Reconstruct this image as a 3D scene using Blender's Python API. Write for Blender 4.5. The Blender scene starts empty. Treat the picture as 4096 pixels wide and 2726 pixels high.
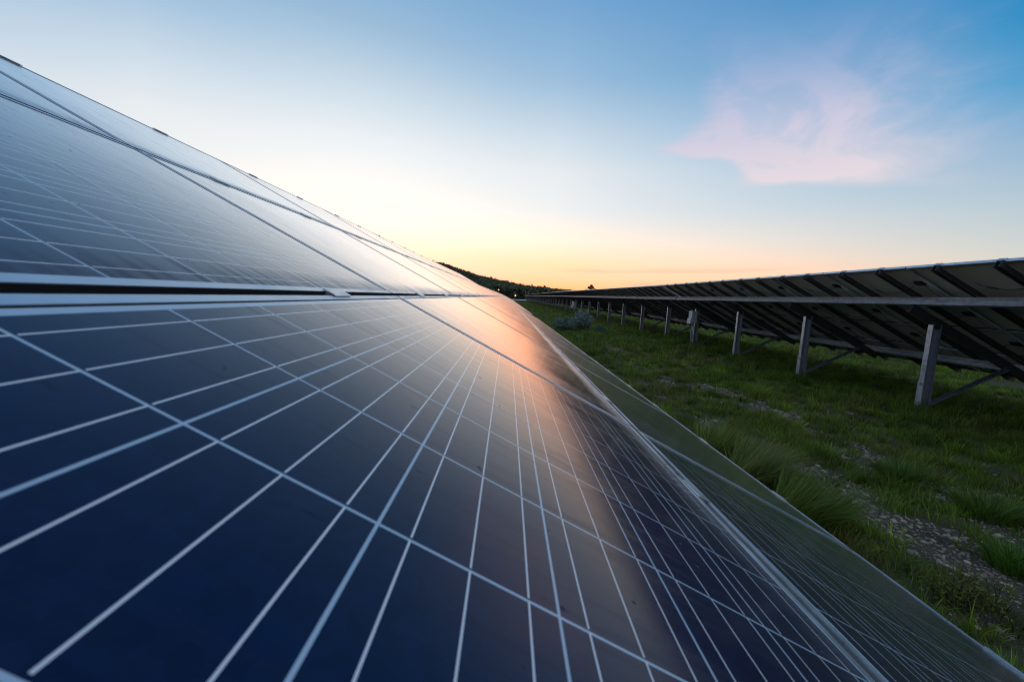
import bpy, math, random
import numpy as np
from mathutils import Matrix, Vector

random.seed(7)
RNG = np.random.default_rng(11)
SC = bpy.context.scene
COL = SC.collection
R = math.radians
MV = Matrix

# ------------------------------------------------------------------ camera
cd = bpy.data.cameras.new('camera')
cam = bpy.data.objects.new('camera', cd)
COL.objects.link(cam)
cd.sensor_width = 36.0
cd.lens = 13.86
cd.clip_start = 0.02
cd.clip_end = 9000
cam.matrix_world = Matrix(((0.99870513, -0.04812431, -0.01649579, 0),
                           (-0.01100819, 0.11214284, -0.99363112, 0),
                           (0.0496677, 0.99252609, 0.11146787, 0),
                           (0, 0, 0, 1)))
cd.dof.use_dof = True
cd.dof.focus_distance = 4.0
cd.dof.aperture_fstop = 6.5
SC.camera = cam


def srgb(*c):
    o = []
    for v in c:
        v = v / 255.0
        o.append(v / 12.92 if v <= 0.04045 else ((v + 0.055) / 1.055) ** 2.4)
    return tuple(o) + (1.0,)


# ------------------------------------------------------------------ node helpers
class NT:
    def __init__(self, tree):
        self.t = tree
        self.n = tree.nodes
        self.l = tree.links

    def new(self, kind, **kw):
        nd = self.n.new(kind)
        for k, v in kw.items():
            setattr(nd, k, v)
        return nd

    def put(self, sock, v):
        if isinstance(v, bpy.types.NodeSocket):
            self.l.new(v, sock)
        elif isinstance(v, (tuple, list)) and sock.type == 'VECTOR':
            sock.default_value = tuple(v)[:3]
        else:
            sock.default_value = v

    def m(self, op, a, b=0.0, c=None, clamp=False):
        nd = self.new('ShaderNodeMath', operation=op, use_clamp=clamp)
        self.put(nd.inputs[0], a)
        self.put(nd.inputs[1], b)
        if c is not None:
            self.put(nd.inputs[2], c)
        return nd.outputs[0]

    def mr(self, v, a, b, c=0.0, d=1.0, smooth=True):
        nd = self.new('ShaderNodeMapRange')
        nd.interpolation_type = 'SMOOTHSTEP' if smooth else 'LINEAR'
        nd.clamp = True
        for i, x in enumerate((v, a, b, c, d)):
            self.put(nd.inputs[i], x)
        return nd.outputs[0]

    def mix(self, f, a, b, blend='MIX'):
        nd = self.new('ShaderNodeMix', data_type='RGBA', blend_type=blend)
        self.put(nd.inputs[0], f)
        self.put(nd.inputs[6], a)
        self.put(nd.inputs[7], b)
        return nd.outputs[2]

    def ramp(self, f, stops):
        nd = self.new('ShaderNodeValToRGB')
        el = nd.color_ramp.elements
        while len(el) < len(stops):
            el.new(0.5)
        for e, (p, c) in zip(el, stops):
            e.position = p
            e.color = c
        self.put(nd.inputs[0], f)
        return nd.outputs[0]

    def noise(self, vec, scale, detail=3.0, rough=0.5, dist=0.0):
        nd = self.new('ShaderNodeTexNoise')
        if vec is not None:
            self.l.new(vec, nd.inputs['Vector'])
        nd.inputs['Scale'].default_value = scale
        nd.inputs['Detail'].default_value = detail
        nd.inputs['Roughness'].default_value = rough
        nd.inputs['Distortion'].default_value = dist
        return nd.outputs[0]

    def xyz(self, x, y, z):
        nd = self.new('ShaderNodeCombineXYZ')
        for i, v in enumerate((x, y, z)):
            self.put(nd.inputs[i], v)
        return nd.outputs[0]

    def sep(self, v):
        nd = self.new('ShaderNodeSeparateXYZ')
        self.l.new(v, nd.inputs[0])
        return nd.outputs


# ------------------------------------------------------------------ world: twilight sky
GLOW_AZ = -20.0                      # the sun has gone down a little left of the rows
w = bpy.data.worlds.new('World')
SC.world = w
w.use_nodes = True
w.node_tree.nodes.clear()
T = NT(w.node_tree)
tc = T.new('ShaderNodeTexCoord')
dx, dy, dz = T.sep(tc.outputs['Generated'])
el = T.m('MULTIPLY', T.m('ARCSINE', dz), 57.29578)
az = T.m('MULTIPLY', T.m('ARCTAN2', dx, dy), 57.29578)
dl = T.m('ABSOLUTE', T.m('SUBTRACT', az, GLOW_AZ))
dl = T.m('MULTIPLY', dl, T.m('ADD', 1.0, T.m('MULTIPLY', 0.2, T.m('LESS_THAN', az, GLOW_AZ))))
dl = T.m('MINIMUM', dl, T.m('SUBTRACT', 360.0, dl))
fac = T.m('SQRT', T.m('DIVIDE', T.m('MAXIMUM', el, 0.0), 90.0))


def skyramp(rows):
    # last entries: red and green gain, for glow past white and added overhead fill
    o = []
    for e, c_, *hot in rows:
        q = list(srgb(*c_))
        q[2] *= hot[1] if hot and hot[1] == hot[0] else 1.0
        if hot:
            q[0] *= hot[0]
            q[1] *= hot[1]
        o.append((math.sqrt(e / 90.0), tuple(q)))
    return T.ramp(fac, o)


r0 = skyramp([(0, (255, 216, 160), 1.7, 1.0), (2.5, (255, 232, 196), 1.7, 1.0), (5, (255, 243, 212), 1.7, 1.05), (9, (255, 252, 244), 1.4, 1.15),
              (14, (248, 249, 248), 1.05, 1.02), (19, (233, 239, 243)), (24, (202, 219, 231)), (30, (155, 188, 216)),
              (36, (125, 169, 209)), (47, (66, 130, 190)), (60, (40, 108, 176)), (76, (165, 186, 210), 1.5, 1.5), (90, (165, 186, 210), 1.5, 1.5)])
r1 = skyramp([(0, (250, 186, 108), 1.95, 1.06), (1.6, (253, 203, 136), 1.95, 1.06), (3.2, (254, 222, 176), 1.85, 1.03), (5, (254, 230, 184), 1.6, 1.05),
              (8, (251, 242, 226), 1.25, 1.07), (12, (241, 242, 241)), (17, (230, 235, 238)), (21, (206, 220, 232)),
              (27, (156, 190, 219)), (34, (120, 167, 210)), (46, (62, 126, 188)), (60, (40, 108, 176)), (76, (165, 186, 210), 1.5, 1.5), (90, (165, 186, 210), 1.5, 1.5)])
r2 = skyramp([(0, (246, 192, 140)), (3, (242, 210, 180)), (6, (214, 214, 207)), (10, (186, 203, 213)),
              (15, (150, 183, 211)), (20, (80, 158, 206)), (25.5, (0, 136, 194)), (32, (0, 124, 188)),
              (46, (10, 112, 178)), (60, (40, 108, 176)), (76, (165, 186, 210), 1.5, 1.5), (90, (165, 186, 210), 1.5, 1.5)])
r3 = skyramp([(0, (62, 66, 88)), (4, (84, 84, 104)), (9, (128, 112, 124)), (16, (132, 126, 142)), (28, (138, 150, 178)),
              (42, (158, 174, 200), 1.45, 1.45), (62, (160, 180, 206), 1.5, 1.5), (78, (165, 186, 210), 1.5, 1.5), (90, (165, 186, 210), 1.5, 1.5)])  # unseen high sky brightened here and in the other ramps, to light the grass
c = T.mix(T.mr(dl, 0.0, 30.0), r0, r1)
c = T.mix(T.mr(dl, 26.0, 72.0, smooth=False), c, r2)
c = T.mix(T.mr(dl, 72.0, 165.0), c, r3)

# thin pink cirrus, high to the right, and faint bars low over the horizon
vs = T.xyz(T.m('MULTIPLY', az, 0.055), T.m('MULTIPLY', el, 0.14), 0.3)
n1 = T.noise(vs, 2.3, 6.0, 0.66, 0.5)
n2 = T.noise(T.xyz(T.m('MULTIPLY', az, 0.10), T.m('MULTIPLY', el, 0.13), 5.1), 1.3, 6.0, 0.6, 1.2)
azw = T.m('ADD', az, T.m('MULTIPLY', T.m('SUBTRACT', n1, 0.5), 9.0))
elw = T.m('ADD', el, T.m('MULTIPLY', T.m('SUBTRACT', n2, 0.5), 3.2))
elf = T.m('ADD', el, T.m('MULTIPLY', T.m('SUBTRACT', n1, 0.5), 1.2))
low = T.m('SUBTRACT', T.m('SUBTRACT', 19.2, T.m('MULTIPLY', T.m('SUBTRACT', az, 19.0), 0.16)),
          T.mr(az, 26.5, 31.0, 0.0, 2.3))
above = T.m('SUBTRACT', elf, low)
edge = T.mr(above, -0.6, 1.0)
leftb = T.mr(T.m('SUBTRACT', azw, T.mr(elw, 19.0, 21.5, 19.0, 23.0)), -1.0, 4.5)
body = T.m('MULTIPLY', edge, leftb)
body = T.m('MULTIPLY', body, T.mr(azw, 35.0, 52.0, 1.0, 0.0))
top = T.mr(T.m('ADD', elw, T.m('MULTIPLY', above, 0.25)), 21.5, 35.0, 1.0, 0.0, smooth=False)
body = T.m('MULTIPLY', body, top)
wisp = T.mr(n2, 0.32, 0.60, 0.52, 1.0)
tipA = T.m('MULTIPLY', T.mr(T.m('ABSOLUTE', T.m('SUBTRACT', elf, T.m('SUBTRACT', 22.2, T.m('MULTIPLY', az, 0.145)))), 0.0, 1.1, 1.0, 0.0),
           T.m('MULTIPLY', T.mr(az, 18.5, 22.0), T.mr(az, 28.0, 40.0, 1.0, 0.0)))
tipB = T.m('MULTIPLY', T.mr(T.m('ABSOLUTE', T.m('SUBTRACT', elf, 15.4)), 0.0, 1.3, 1.0, 0.0),
           T.m('MULTIPLY', T.mr(az, 27.0, 33.0), T.mr(az, 34.0, 48.0, 1.0, 0.0)))
cl = T.m('MULTIPLY', body, wisp)
cl = T.m('ADD', T.m('MULTIPLY', cl, 0.95), T.m('MULTIPLY', T.m('ADD', tipA, tipB), 0.58), clamp=True)
cl = T.m('MINIMUM', T.m('MULTIPLY', cl, 1.12), 0.92)
cc = T.ramp(T.mr(el, 13.0, 30.0, smooth=False), [(0.0, srgb(239, 222, 224)), (0.3, srgb(219, 210, 224)), (1.0, srgb(158, 174, 216))])
c = T.mix(cl, c, cc)
nb = T.noise(T.xyz(T.m('MULTIPLY', az, 0.035), T.m('MULTIPLY', T.m('ADD', el, T.m('MULTIPLY', az, -0.035)), 0.9), 2.0), 1.3, 4.0, 0.55, 0.3)
bars = T.m('MULTIPLY', T.mr(nb, 0.5, 0.68), T.m('MULTIPLY', T.mr(el, 1.5, 2.6), T.mr(el, 3.8, 6.0, 1.0, 0.0)))
bars = T.m('MULTIPLY', bars, T.m('MULTIPLY', T.mr(az, 3.0, 14.0), T.mr(az, 40.0, 56.0, 1.0, 0.0)))
c = T.mix(T.m('MULTIPLY', bars, 0.5), c, srgb(243, 186, 168))
# physical twilight sky underneath, very weak
sk = T.new('ShaderNodeTexSky', sky_type='NISHITA')
sk.sun_disc = False
sk.sun_elevation = R(0.5)
sk.sun_rotation = R(GLOW_AZ)
sk.dust_density = 1.5
sk.ozone_density = 2.0
bg1 = T.new('ShaderNodeBackground')
T.l.new(c, bg1.inputs[0])
bg1.inputs[1].default_value = 1.0
bg2 = T.new('ShaderNodeBackground')
T.l.new(sk.outputs[0], bg2.inputs[0])
bg2.inputs[1].default_value = 0.02
ad = T.new('ShaderNodeAddShader')
T.l.new(bg1.outputs[0], ad.inputs[0])
T.l.new(bg2.outputs[0], ad.inputs[1])
wo = T.new('ShaderNodeOutputWorld')
T.l.new(ad.outputs[0], wo.inputs[0])

# ------------------------------------------------------------------ sun: last light, almost gone
sl = bpy.data.lights.new('sun', 'SUN')
sl.energy = 0.12
sl.angle = R(12)
sl.color = (1.0, 0.62, 0.36)
so = bpy.data.objects.new('sun', sl)
COL.objects.link(so)
sd = Vector((math.sin(R(GLOW_AZ)) * math.cos(R(2.0)), math.cos(R(GLOW_AZ)) * math.cos(R(2.0)), math.sin(R(2.0))))
so.rotation_euler = sd.to_track_quat('Z', 'Y').to_euler()

vsn = SC.view_settings
vsn.view_transform = 'Standard'
vsn.look = 'None'
vsn.exposure = 0.0
vsn.gamma = 1.0
SC.cycles.max_bounces = 6
SC.cycles.diffuse_bounces = 3
SC.cycles.glossy_bounces = 3
SC.cycles.use_denoising = True
SC.cycles.filter_width = 1.05
SC.cycles.denoising_prefilter = 'ACCURATE'
SC.cycles.use_adaptive_sampling = False

# ------------------------------------------------------------------ materials


def mat(name, base=(0.5, 0.5, 0.5), rough=0.5, metal=0.0, spec=0.5, vary=None, bump=None):
    m = bpy.data.materials.new(name)
    m.use_nodes = True
    t = NT(m.node_tree)
    b = t.n['Principled BSDF']
    b.inputs['Roughness'].default_value = rough
    b.inputs['Metallic'].default_value = metal
    b.inputs['Specular IOR Level'].default_value = spec
    b.inputs['Base Color'].default_value = tuple(base) + (1,)
    tcn = t.new('ShaderNodeTexCoord')
    if vary:
        sc_, dark, lite = vary
        nz = t.noise(tcn.outputs['Object'], sc_, 5.0, 0.6)
        k0 = tuple(x * dark for x in base) + (1,)
        k1 = tuple(min(1, x * lite) for x in base) + (1,)
        t.l.new(t.ramp(nz, [(0.3, k0), (0.7, k1)]), b.inputs['Base Color'])
        t.l.new(t.mr(nz, 0.3, 0.7, max(0.05, rough - 0.08), min(1, rough + 0.1)), b.inputs['Roughness'])
    if bump:
        sc_, st = bump
        nb_ = t.new('ShaderNodeBump')
        nb_.inputs['Strength'].default_value = st
        nb_.inputs['Distance'].default_value = 0.01
        t.l.new(t.noise(tcn.outputs['Object'], sc_, 4.0, 0.6), nb_.inputs['Height'])
        t.l.new(nb_.outputs[0], b.inputs['Normal'])
    return m


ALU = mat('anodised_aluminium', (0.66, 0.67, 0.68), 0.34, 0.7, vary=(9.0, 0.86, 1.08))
# shade and dark reflection in the gap painted onto each frame's downhill wall
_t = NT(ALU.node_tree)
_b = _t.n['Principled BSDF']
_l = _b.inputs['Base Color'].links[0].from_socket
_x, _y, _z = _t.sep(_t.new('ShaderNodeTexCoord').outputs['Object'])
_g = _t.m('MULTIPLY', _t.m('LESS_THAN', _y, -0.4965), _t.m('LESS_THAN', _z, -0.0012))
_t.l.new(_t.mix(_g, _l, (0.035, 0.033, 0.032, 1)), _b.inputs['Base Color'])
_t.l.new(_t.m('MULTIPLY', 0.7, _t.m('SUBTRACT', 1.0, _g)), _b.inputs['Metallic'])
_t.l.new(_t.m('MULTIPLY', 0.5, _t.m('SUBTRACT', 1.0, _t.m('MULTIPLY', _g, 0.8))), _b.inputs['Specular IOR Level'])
CLAMPM = mat('clamp_aluminium', (0.66, 0.66, 0.66), 0.34, 0.85, vary=(30.0, 0.8, 1.1))
GALV = mat('galvanised_steel', (0.52, 0.56, 0.62), 0.38, 0.7, vary=(14.0, 0.78, 1.15), bump=(90.0, 0.05))
RAILM = mat('weathered_rail_steel', (0.11, 0.11, 0.115), 0.5, 0.5, vary=(12.0, 0.75, 1.2))
BRACEM = mat('brace_steel', (0.24, 0.245, 0.255), 0.5, 0.4, vary=(12.0, 0.75, 1.2))
BLACKP = mat('black_plastic', (0.012, 0.012, 0.013), 0.45)
CABLEM = mat('cable_rubber', (0.01, 0.01, 0.01), 0.5)
CABINET = mat('painted_cabinet', (0.62, 0.63, 0.62), 0.45, vary=(8.0, 0.88, 1.05))
PIPEM = mat('grey_conduit', (0.42, 0.43, 0.44), 0.5)
BACKM = mat('white_backsheet', (0.30, 0.31, 0.28), 0.6, vary=(5.0, 0.85, 1.1))
BARK = mat('bark', (0.06, 0.045, 0.035), 0.9)


def panel_material():
    m = bpy.data.materials.new('solar_glass')
    m.use_nodes = True
    t = NT(m.node_tree)
    b = t.n['Principled BSDF']
    tcn = t.new('ShaderNodeTexCoord')
    geo = t.new('ShaderNodeNewGeometry')
    oi = t.new('ShaderNodeObjectInfo')
    ob = tcn.outputs['Object']
    x, y, z = t.sep(ob)
    P = 0.159
    # panel deck meshes of several panels repeat every 1.664 x 1.02
    fx = t.m('SUBTRACT', t.m('MULTIPLY', t.m('FRACT', t.m('DIVIDE', t.m('ADD', x, 0.832 + 166.4), 1.664)), 1.664), 0.832)
    fy = t.m('SUBTRACT', t.m('MULTIPLY', t.m('FRACT', t.m('DIVIDE', t.m('ADD', y, 0.51 + 10.2), 1.02)), 1.02), 0.51)
    cu = t.m('MULTIPLY', t.m('FRACT', t.m('DIVIDE', t.m('ADD', fx, 0.8056), P)), P)
    cv = t.m('MULTIPLY', t.m('FRACT', t.m('DIVIDE', t.m('ADD', fy, 0.483), P)), P)
    du = t.m('MINIMUM', cu, t.m('SUBTRACT', P, cu))
    dv = t.m('MINIMUM', cv, t.m('SUBTRACT', P, cv))
    gap = t.m('LESS_THAN', t.m('MINIMUM', du, dv), 0.0014)
    out = t.m('GREATER_THAN', t.m('ABSOLUTE', t.m('ADD', fx, 0.0106)), 0.7937)
    out = t.m('MAXIMUM', out, t.m('GREATER_THAN', fy, 0.4697))
    out = t.m('MAXIMUM', out, t.m('LESS_THAN', fy, -0.4817))
    white = t.m('MAXIMUM', gap, out)
    bus = 0.0
    for p_ in (0.0275, 0.0795, 0.1315):
        bus = t.m('MAXIMUM', bus, t.m('LESS_THAN', t.m('ABSOLUTE', t.m('SUBTRACT', cv, p_)), 0.00085))
    # the ribbons stop short of the cell edge on one side
    bus = t.m('MULTIPLY', bus, t.m('MULTIPLY', t.m('GREATER_THAN', cu, 0.0036), t.m('LESS_THAN', cu, 0.1588)))
    bus = t.m('MULTIPLY', bus, t.m('SUBTRACT', 1.0, out))
    seal = t.m('MAXIMUM', t.m('GREATER_THAN', t.m('ABSOLUTE', fx), 0.8062), t.m('GREATER_THAN', t.m('ABSOLUTE', fy), 0.4802))
    # poly-crystalline grain and cell to cell tint
    vor = t.new('ShaderNodeTexVoronoi')
    vor.inputs['Scale'].default_value = 95.0
    t.l.new(ob, vor.inputs['Vector'])
    wn = t.new('ShaderNodeTexWhiteNoise', noise_dimensions='3D')
    t.l.new(t.xyz(t.m('FLOOR', t.m('DIVIDE', t.m('ADD', x, 0.8056), P)), t.m('FLOOR', t.m('DIVIDE', t.m('ADD', y, 0.483), P)), oi.outputs['Random']), wn.inputs['Vector'])
    gr, _, _ = t.sep(vor.outputs['Color'])
    k = t.m('ADD', t.m('MULTIPLY', gr, 0.34), t.m('ADD', 0.66, t.m('MULTIPLY', wn.outputs[0], 0.34)))
    cell = t.mix(wn.outputs[0], (0.0022, 0.0105, 0.046, 1), (0.0040, 0.0105, 0.038, 1))
    cell = t.mix(1.0, cell, t.xyz(k, k, k), 'MULTIPLY')
    col = t.mix(white, cell, (0.47, 0.57, 0.64, 1))
    col = t.mix(bus, col, (0.86, 0.83, 0.81, 1))
    # dust: thin veil, rain streaks running down the slope, a grubby band on the lower edge
    st = t.noise(t.xyz(t.m('MULTIPLY', x, 60.0), t.m('MULTIPLY', y, 4.0), oi.outputs['Random']), 1.0, 4.0, 0.6)
    st2 = t.noise(t.xyz(t.m('MULTIPLY', x, 6.0), t.m('MULTIPLY', y, 6.0), oi.outputs['Random']), 1.0, 5.0, 0.65)
    band = t.mr(fy, -0.485, -0.38, 1.0, 0.0)
    spk = t.noise(ob, 55.0, 2.0, 0.5)
    spots = t.mr(spk, 0.735, 0.76)
    scn = t.noise(t.xyz(t.m('MULTIPLY', x, 30.0), t.m('MULTIPLY', y, 9.0), oi.outputs['Random']), 1.0, 5.0, 0.7)
    scuff = t.m('MULTIPLY', t.mr(scn, 0.64, 0.70), t.mr(st2, 0.45, 0.6))
    dust = t.m('ADD', t.m('MULTIPLY', t.mr(st, 0.45, 0.75), 0.03), t.m('MULTIPLY', t.mr(st2, 0.35, 0.75), 0.02))
    dust = t.m('ADD', dust, t.m('MULTIPLY', band, t.m('MULTIPLY', t.mr(st, 0.3, 0.7), 0.22)))
    col = t.mix(dust, col, (0.20, 0.185, 0.165, 1))
    col = t.mix(t.m('MULTIPLY', spots, 0.7), col, (0.035, 0.03, 0.028, 1))
    col = t.mix(seal, col, (0.012, 0.012, 0.012, 1))
    back = t.m('GREATER_THAN', 0.0, t.m('SUBTRACT', z, -0.0030))
    col = t.mix(back, col, (0.60, 0.61, 0.56, 1))
    t.l.new(col, b.inputs['Base Color'])
    rg = t.m('ADD', 0.105, t.m('ADD', t.m('MULTIPLY', t.mr(st, 0.4, 0.8), 0.07), t.m('MULTIPLY', t.mr(st2, 0.3, 0.8), 0.05)))
    rg = t.m('ADD', rg, t.m('MULTIPLY', band, 0.16))
    rg = t.m('ADD', rg, t.m('MULTIPLY', spots, 0.3))
    rg = t.m('ADD', rg, t.m('MULTIPLY', back, 0.4), clamp=True)
    bp = t.new('ShaderNodeBump')
    bp.inputs['Strength'].default_value = 0.05
    bp.inputs['Distance'].default_value = 0.001
    t.l.new(t.noise(ob, 420.0, 2.0, 0.6), bp.inputs['Height'])
    t.l.new(bp.outputs[0], b.inputs['Normal'])
    b.inputs['Roughness'].default_value = 0.6
    b.inputs['Specular IOR Level'].default_value = 0.0
    b.inputs['Sheen Weight'].default_value = 0.08
    b.inputs['Sheen Roughness'].default_value = 0.45
    b.inputs['Sheen Tint'].default_value = (1.0, 0.86, 0.74, 1)
    # anti-reflective solar glass: almost no mirror image face on, a strong one along the surface
    fr = t.new('ShaderNodeFresnel')
    fr.inputs['IOR'].default_value = 1.36
    t.l.new(bp.outputs[0], fr.inputs['Normal'])
    f2 = t.m('ADD', t.m('MULTIPLY', t.m('POWER', fr.outputs[0], 1.22), 1.72), 0.008, clamp=True)
    grime = t.m('ADD', t.m('MULTIPLY', t.mr(st, 0.48, 0.78), 0.20), t.m('MULTIPLY', band, t.m('MULTIPLY', t.mr(st, 0.3, 0.65), 0.5)))
    grime = t.m('ADD', grime, t.m('MULTIPLY', scuff, 0.45), clamp=True)
    f2 = t.m('MULTIPLY', f2, t.m('SUBTRACT', 1.0, grime))
    f2 = t.m('MULTIPLY', f2, t.m('SUBTRACT', 1.0, t.m('MULTIPLY', back, 0.95)))
    f2 = t.m('MULTIPLY', f2, t.m('SUBTRACT', 1.0, t.m('MULTIPLY', t.m('ADD', seal, t.m('MULTIPLY', spots, 0.5), clamp=True), 0.9)))
    gl = t.new('ShaderNodeBsdfGlossy')
    gl.inputs['Color'].default_value = (0.98, 0.97, 0.97, 1)
    t.l.new(rg, gl.inputs['Roughness'])
    t.l.new(bp.outputs[0], gl.inputs['Normal'])
    mx = t.new('ShaderNodeMixShader')
    t.l.new(f2, mx.inputs[0])
    t.l.new(b.outputs[0], mx.inputs[1])
    t.l.new(gl.outputs[0], mx.inputs[2])
    t.l.new(mx.outputs[0], t.n['Material Output'].inputs[0])
    return m


GLASS = panel_material()


# ------------------------------------------------------------------ mesh builder
class MB:
    def __init__(self):
        self.v = []
        self.f = []

    def add(self, vs, fs):
        o = len(self.v)
        self.v += [tuple(p) for p in vs]
        self.f += [tuple(i + o for i in f) for f in fs]

    def box(self, x0, x1, y0, y1, z0, z1, M=None):
        vs = [Vector((x, y, z)) for z in (z0, z1) for y in (y0, y1) for x in (x0, x1)]
        if M is not None:
            vs = [M @ v for v in vs]
        self.add(vs, [(0, 2, 3, 1), (4, 5, 7, 6), (0, 1, 5, 4), (2, 6, 7, 3), (0, 4, 6, 2), (1, 3, 7, 5)])

    def extrude(self, prof, a, b, ux, uz, closed=True):
        """sweep a 2-d profile (list of (p, q)) from point a to b; ux, uz span the section"""
        a, b, ux, uz = Vector(a), Vector(b), Vector(ux), Vector(uz)
        n = len(prof)
        vs = [a + ux * p + uz * q for p, q in prof] + [b + ux * p + uz * q for p, q in prof]
        fs = [(i, (i + 1) % n, n + (i + 1) % n, n + i) for i in range(n if closed else n - 1)]
        if closed:
            fs += [tuple(range(n - 1, -1, -1)), tuple(range(n, 2 * n))]
        self.add(vs, fs)

    def tube(self, pts, r, seg=6):
        pts = [Vector(p) for p in pts]
        rings = []
        for i, p in enumerate(pts):
            d = (pts[min(i + 1, len(pts) - 1)] - pts[max(i - 1, 0)]).normalized()
            s = d.orthogonal().normalized()
            u = d.cross(s)
            rr = r[i] if isinstance(r, (list, tuple)) else r
            rings.append([p + (s * math.cos(2 * math.pi * k / seg) + u * math.sin(2 * math.pi * k / seg)) * rr for k in range(seg)])
        vs = [q for g in rings for q in g]
        fs = []
        for i in range(len(pts) - 1):
            for k in range(seg):
                k2 = (k + 1) % seg
                fs.append((i * seg + k, i * seg + k2, (i + 1) * seg + k2, (i + 1) * seg + k))
        fs.append(tuple(range(seg - 1, -1, -1)))
        fs.append(tuple(range((len(pts) - 1) * seg, len(pts) * seg)))
        self.add(vs, fs)

    def mesh(self, name, m, smooth=False):
        me = bpy.data.meshes.new(name)
        me.from_pydata(self.v, [], self.f)
        me.materials.append(m)
        if smooth:
            me.polygons.foreach_set('use_smooth', [True] * len(me.polygons))
        me.update()
        return me

    def build(self, name, m, parent=None, smooth=False):
        return link(name, self.mesh(name, m, smooth), parent)


def link(name, me, parent=None, M=None):
    o = bpy.data.objects.new(name, me)
    COL.objects.link(o)
    if parent is not None:
        o.parent = parent
    if M is not None:
        o.matrix_local = M
    return o


def tag(o, label=None, cat=None, group=None, kind=None):
    for k, v in (('label', label), ('category', cat), ('group', group), ('kind', kind)):
        if v:
            o[k] = v
    return o


def empty(name, loc):
    o = bpy.data.objects.new(name, None)
    COL.objects.link(o)
    o.location = loc
    o.empty_display_size = 0.2
    return o


def copy_tree(o, parent=None):
    c_ = o.copy()
    COL.objects.link(c_)
    if parent is not None:
        c_.parent = parent
    for ch in list(o.children):
        copy_tree(ch, c_)
    return c_


def npmesh(name, verts, loops, sizes, m, attrs=None, smooth=False):
    """verts n x 3, flat loop indices, polygon sizes"""
    me = bpy.data.meshes.new(name)
    me.vertices.add(len(verts))
    me.vertices.foreach_set('co', np.asarray(verts, np.float32).ravel())
    me.loops.add(len(loops))
    me.loops.foreach_set('vertex_index', np.asarray(loops, np.int32))
    me.polygons.add(len(sizes))
    st = np.concatenate([[0], np.cumsum(sizes)[:-1]]).astype(np.int32)
    me.polygons.foreach_set('loop_start', st)
    if smooth:
        me.polygons.foreach_set('use_smooth', np.ones(len(sizes), bool))
    for k, a in (attrs or {}).items():
        if a.ndim == 1:
            at = me.attributes.new(k, 'FLOAT', 'POINT')
            at.data.foreach_set('value', a.astype(np.float32))
        else:
            at = me.attributes.new(k, 'FLOAT_COLOR', 'POINT')
            at.data.foreach_set('color', a.astype(np.float32).ravel())
    me.materials.append(m)
    me.update(calc_edges=True)
    me.validate()
    return me


# ------------------------------------------------------------------ ground shape
def vnoise(x, y, seed=0):
    xi = np.floor(x).astype(np.int64)
    yi = np.floor(y).astype(np.int64)
    fx, fy = x - xi, y - yi

    def h(a, b):
        n = (a * 374761393 + b * 668265263 + seed * 974634777) & 0xffffffff
        n = ((n ^ (n >> 13)) * 1274126177) & 0xffffffff
        return ((n ^ (n >> 16)) & 0xffff) / 65535.0
    fx = fx * fx * (3 - 2 * fx)
    fy = fy * fy * (3 - 2 * fy)
    return (h(xi, yi) * (1 - fx) + h(xi + 1, yi) * fx) * (1 - fy) + (h(xi, yi + 1) * (1 - fx) + h(xi + 1, yi + 1) * fx) * fy


def fbm(x, y, seed=0, oct_=4):
    s, a, t_ = 0, 0.5, 0
    for i in range(oct_):
        s = s + a * vnoise(x * 2 ** i, y * 2 ** i, seed + i)
        t_ += a
        a *= 0.5
    return s / t_


def sstep(a, b, x):
    t_ = np.clip((x - a) / (b - a), 0, 1)
    return t_ * t_ * (3 - 2 * t_)


def gz(x, y):
    x = np.asarray(x, float)
    y = np.asarray(y, float)
    z = -1.60 + 0.12 * sstep(9, 18, y) + 0.05 * sstep(25, 60, y)
    near = np.exp(-((np.hypot(x, y)) / 60.0) ** 2)
    z = z + near * (0.10 * (fbm(x * 0.5, y * 0.5, 3) - 0.5) + 0.05 * (fbm(x * 2.1, y * 2.1, 9) - 0.5))
    return z


def bare(x, y):
    """how much gravel shows through the grass, 0..1"""
    x = np.asarray(x, float)
    y = np.asarray(y, float)
    g = lambda xc, wd: np.exp(-((x - xc) / wd) ** 2)
    tr = 0.62 * g(4.15, 0.42) * (1 - sstep(7.5, 10, y))
    tr = np.maximum(tr, 0.70 * g(3.15, 0.42) * (1 - sstep(3.0, 4.6, y)))
    tr = np.maximum(tr, 0.52 * g(3.7, 1.1) * (1 - sstep(2.6, 4.6, y)))
    tr = np.maximum(tr, 0.46 * g(3.55, 0.45) * sstep(4.5, 6.5, y) * (1 - sstep(13, 16, y)))
    n = fbm(x * 3.6, y * 2.6, 21, 5)
    tr = tr * (0.45 + 0.85 * sstep(0.3, 0.62, fbm(x * 0.9 + 3.0, y * 0.8, 55, 3)))
    tr = np.maximum(tr, 0.24 * g(3.6, 1.9) * (1 - sstep(9, 14, y)))
    return sstep(0.555, 0.77, n * 0.86 + tr * 0.45)


def gspace(lo, hi, fine0, fine1, st, grow):
    a = list(np.arange(fine0, fine1, st))
    s_, p_ = st, fine1
    while p_ < hi:
        a.append(p_)
        s_ *= grow
        p_ += s_
    a.append(hi)
    s_, p_ = st, fine0 - st
    b_ = []
    while p_ > lo:
        b_.append(p_)
        s_ *= grow
        p_ -= s_
    b_.append(lo)
    return np.array(b_[::-1] + a)


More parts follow.
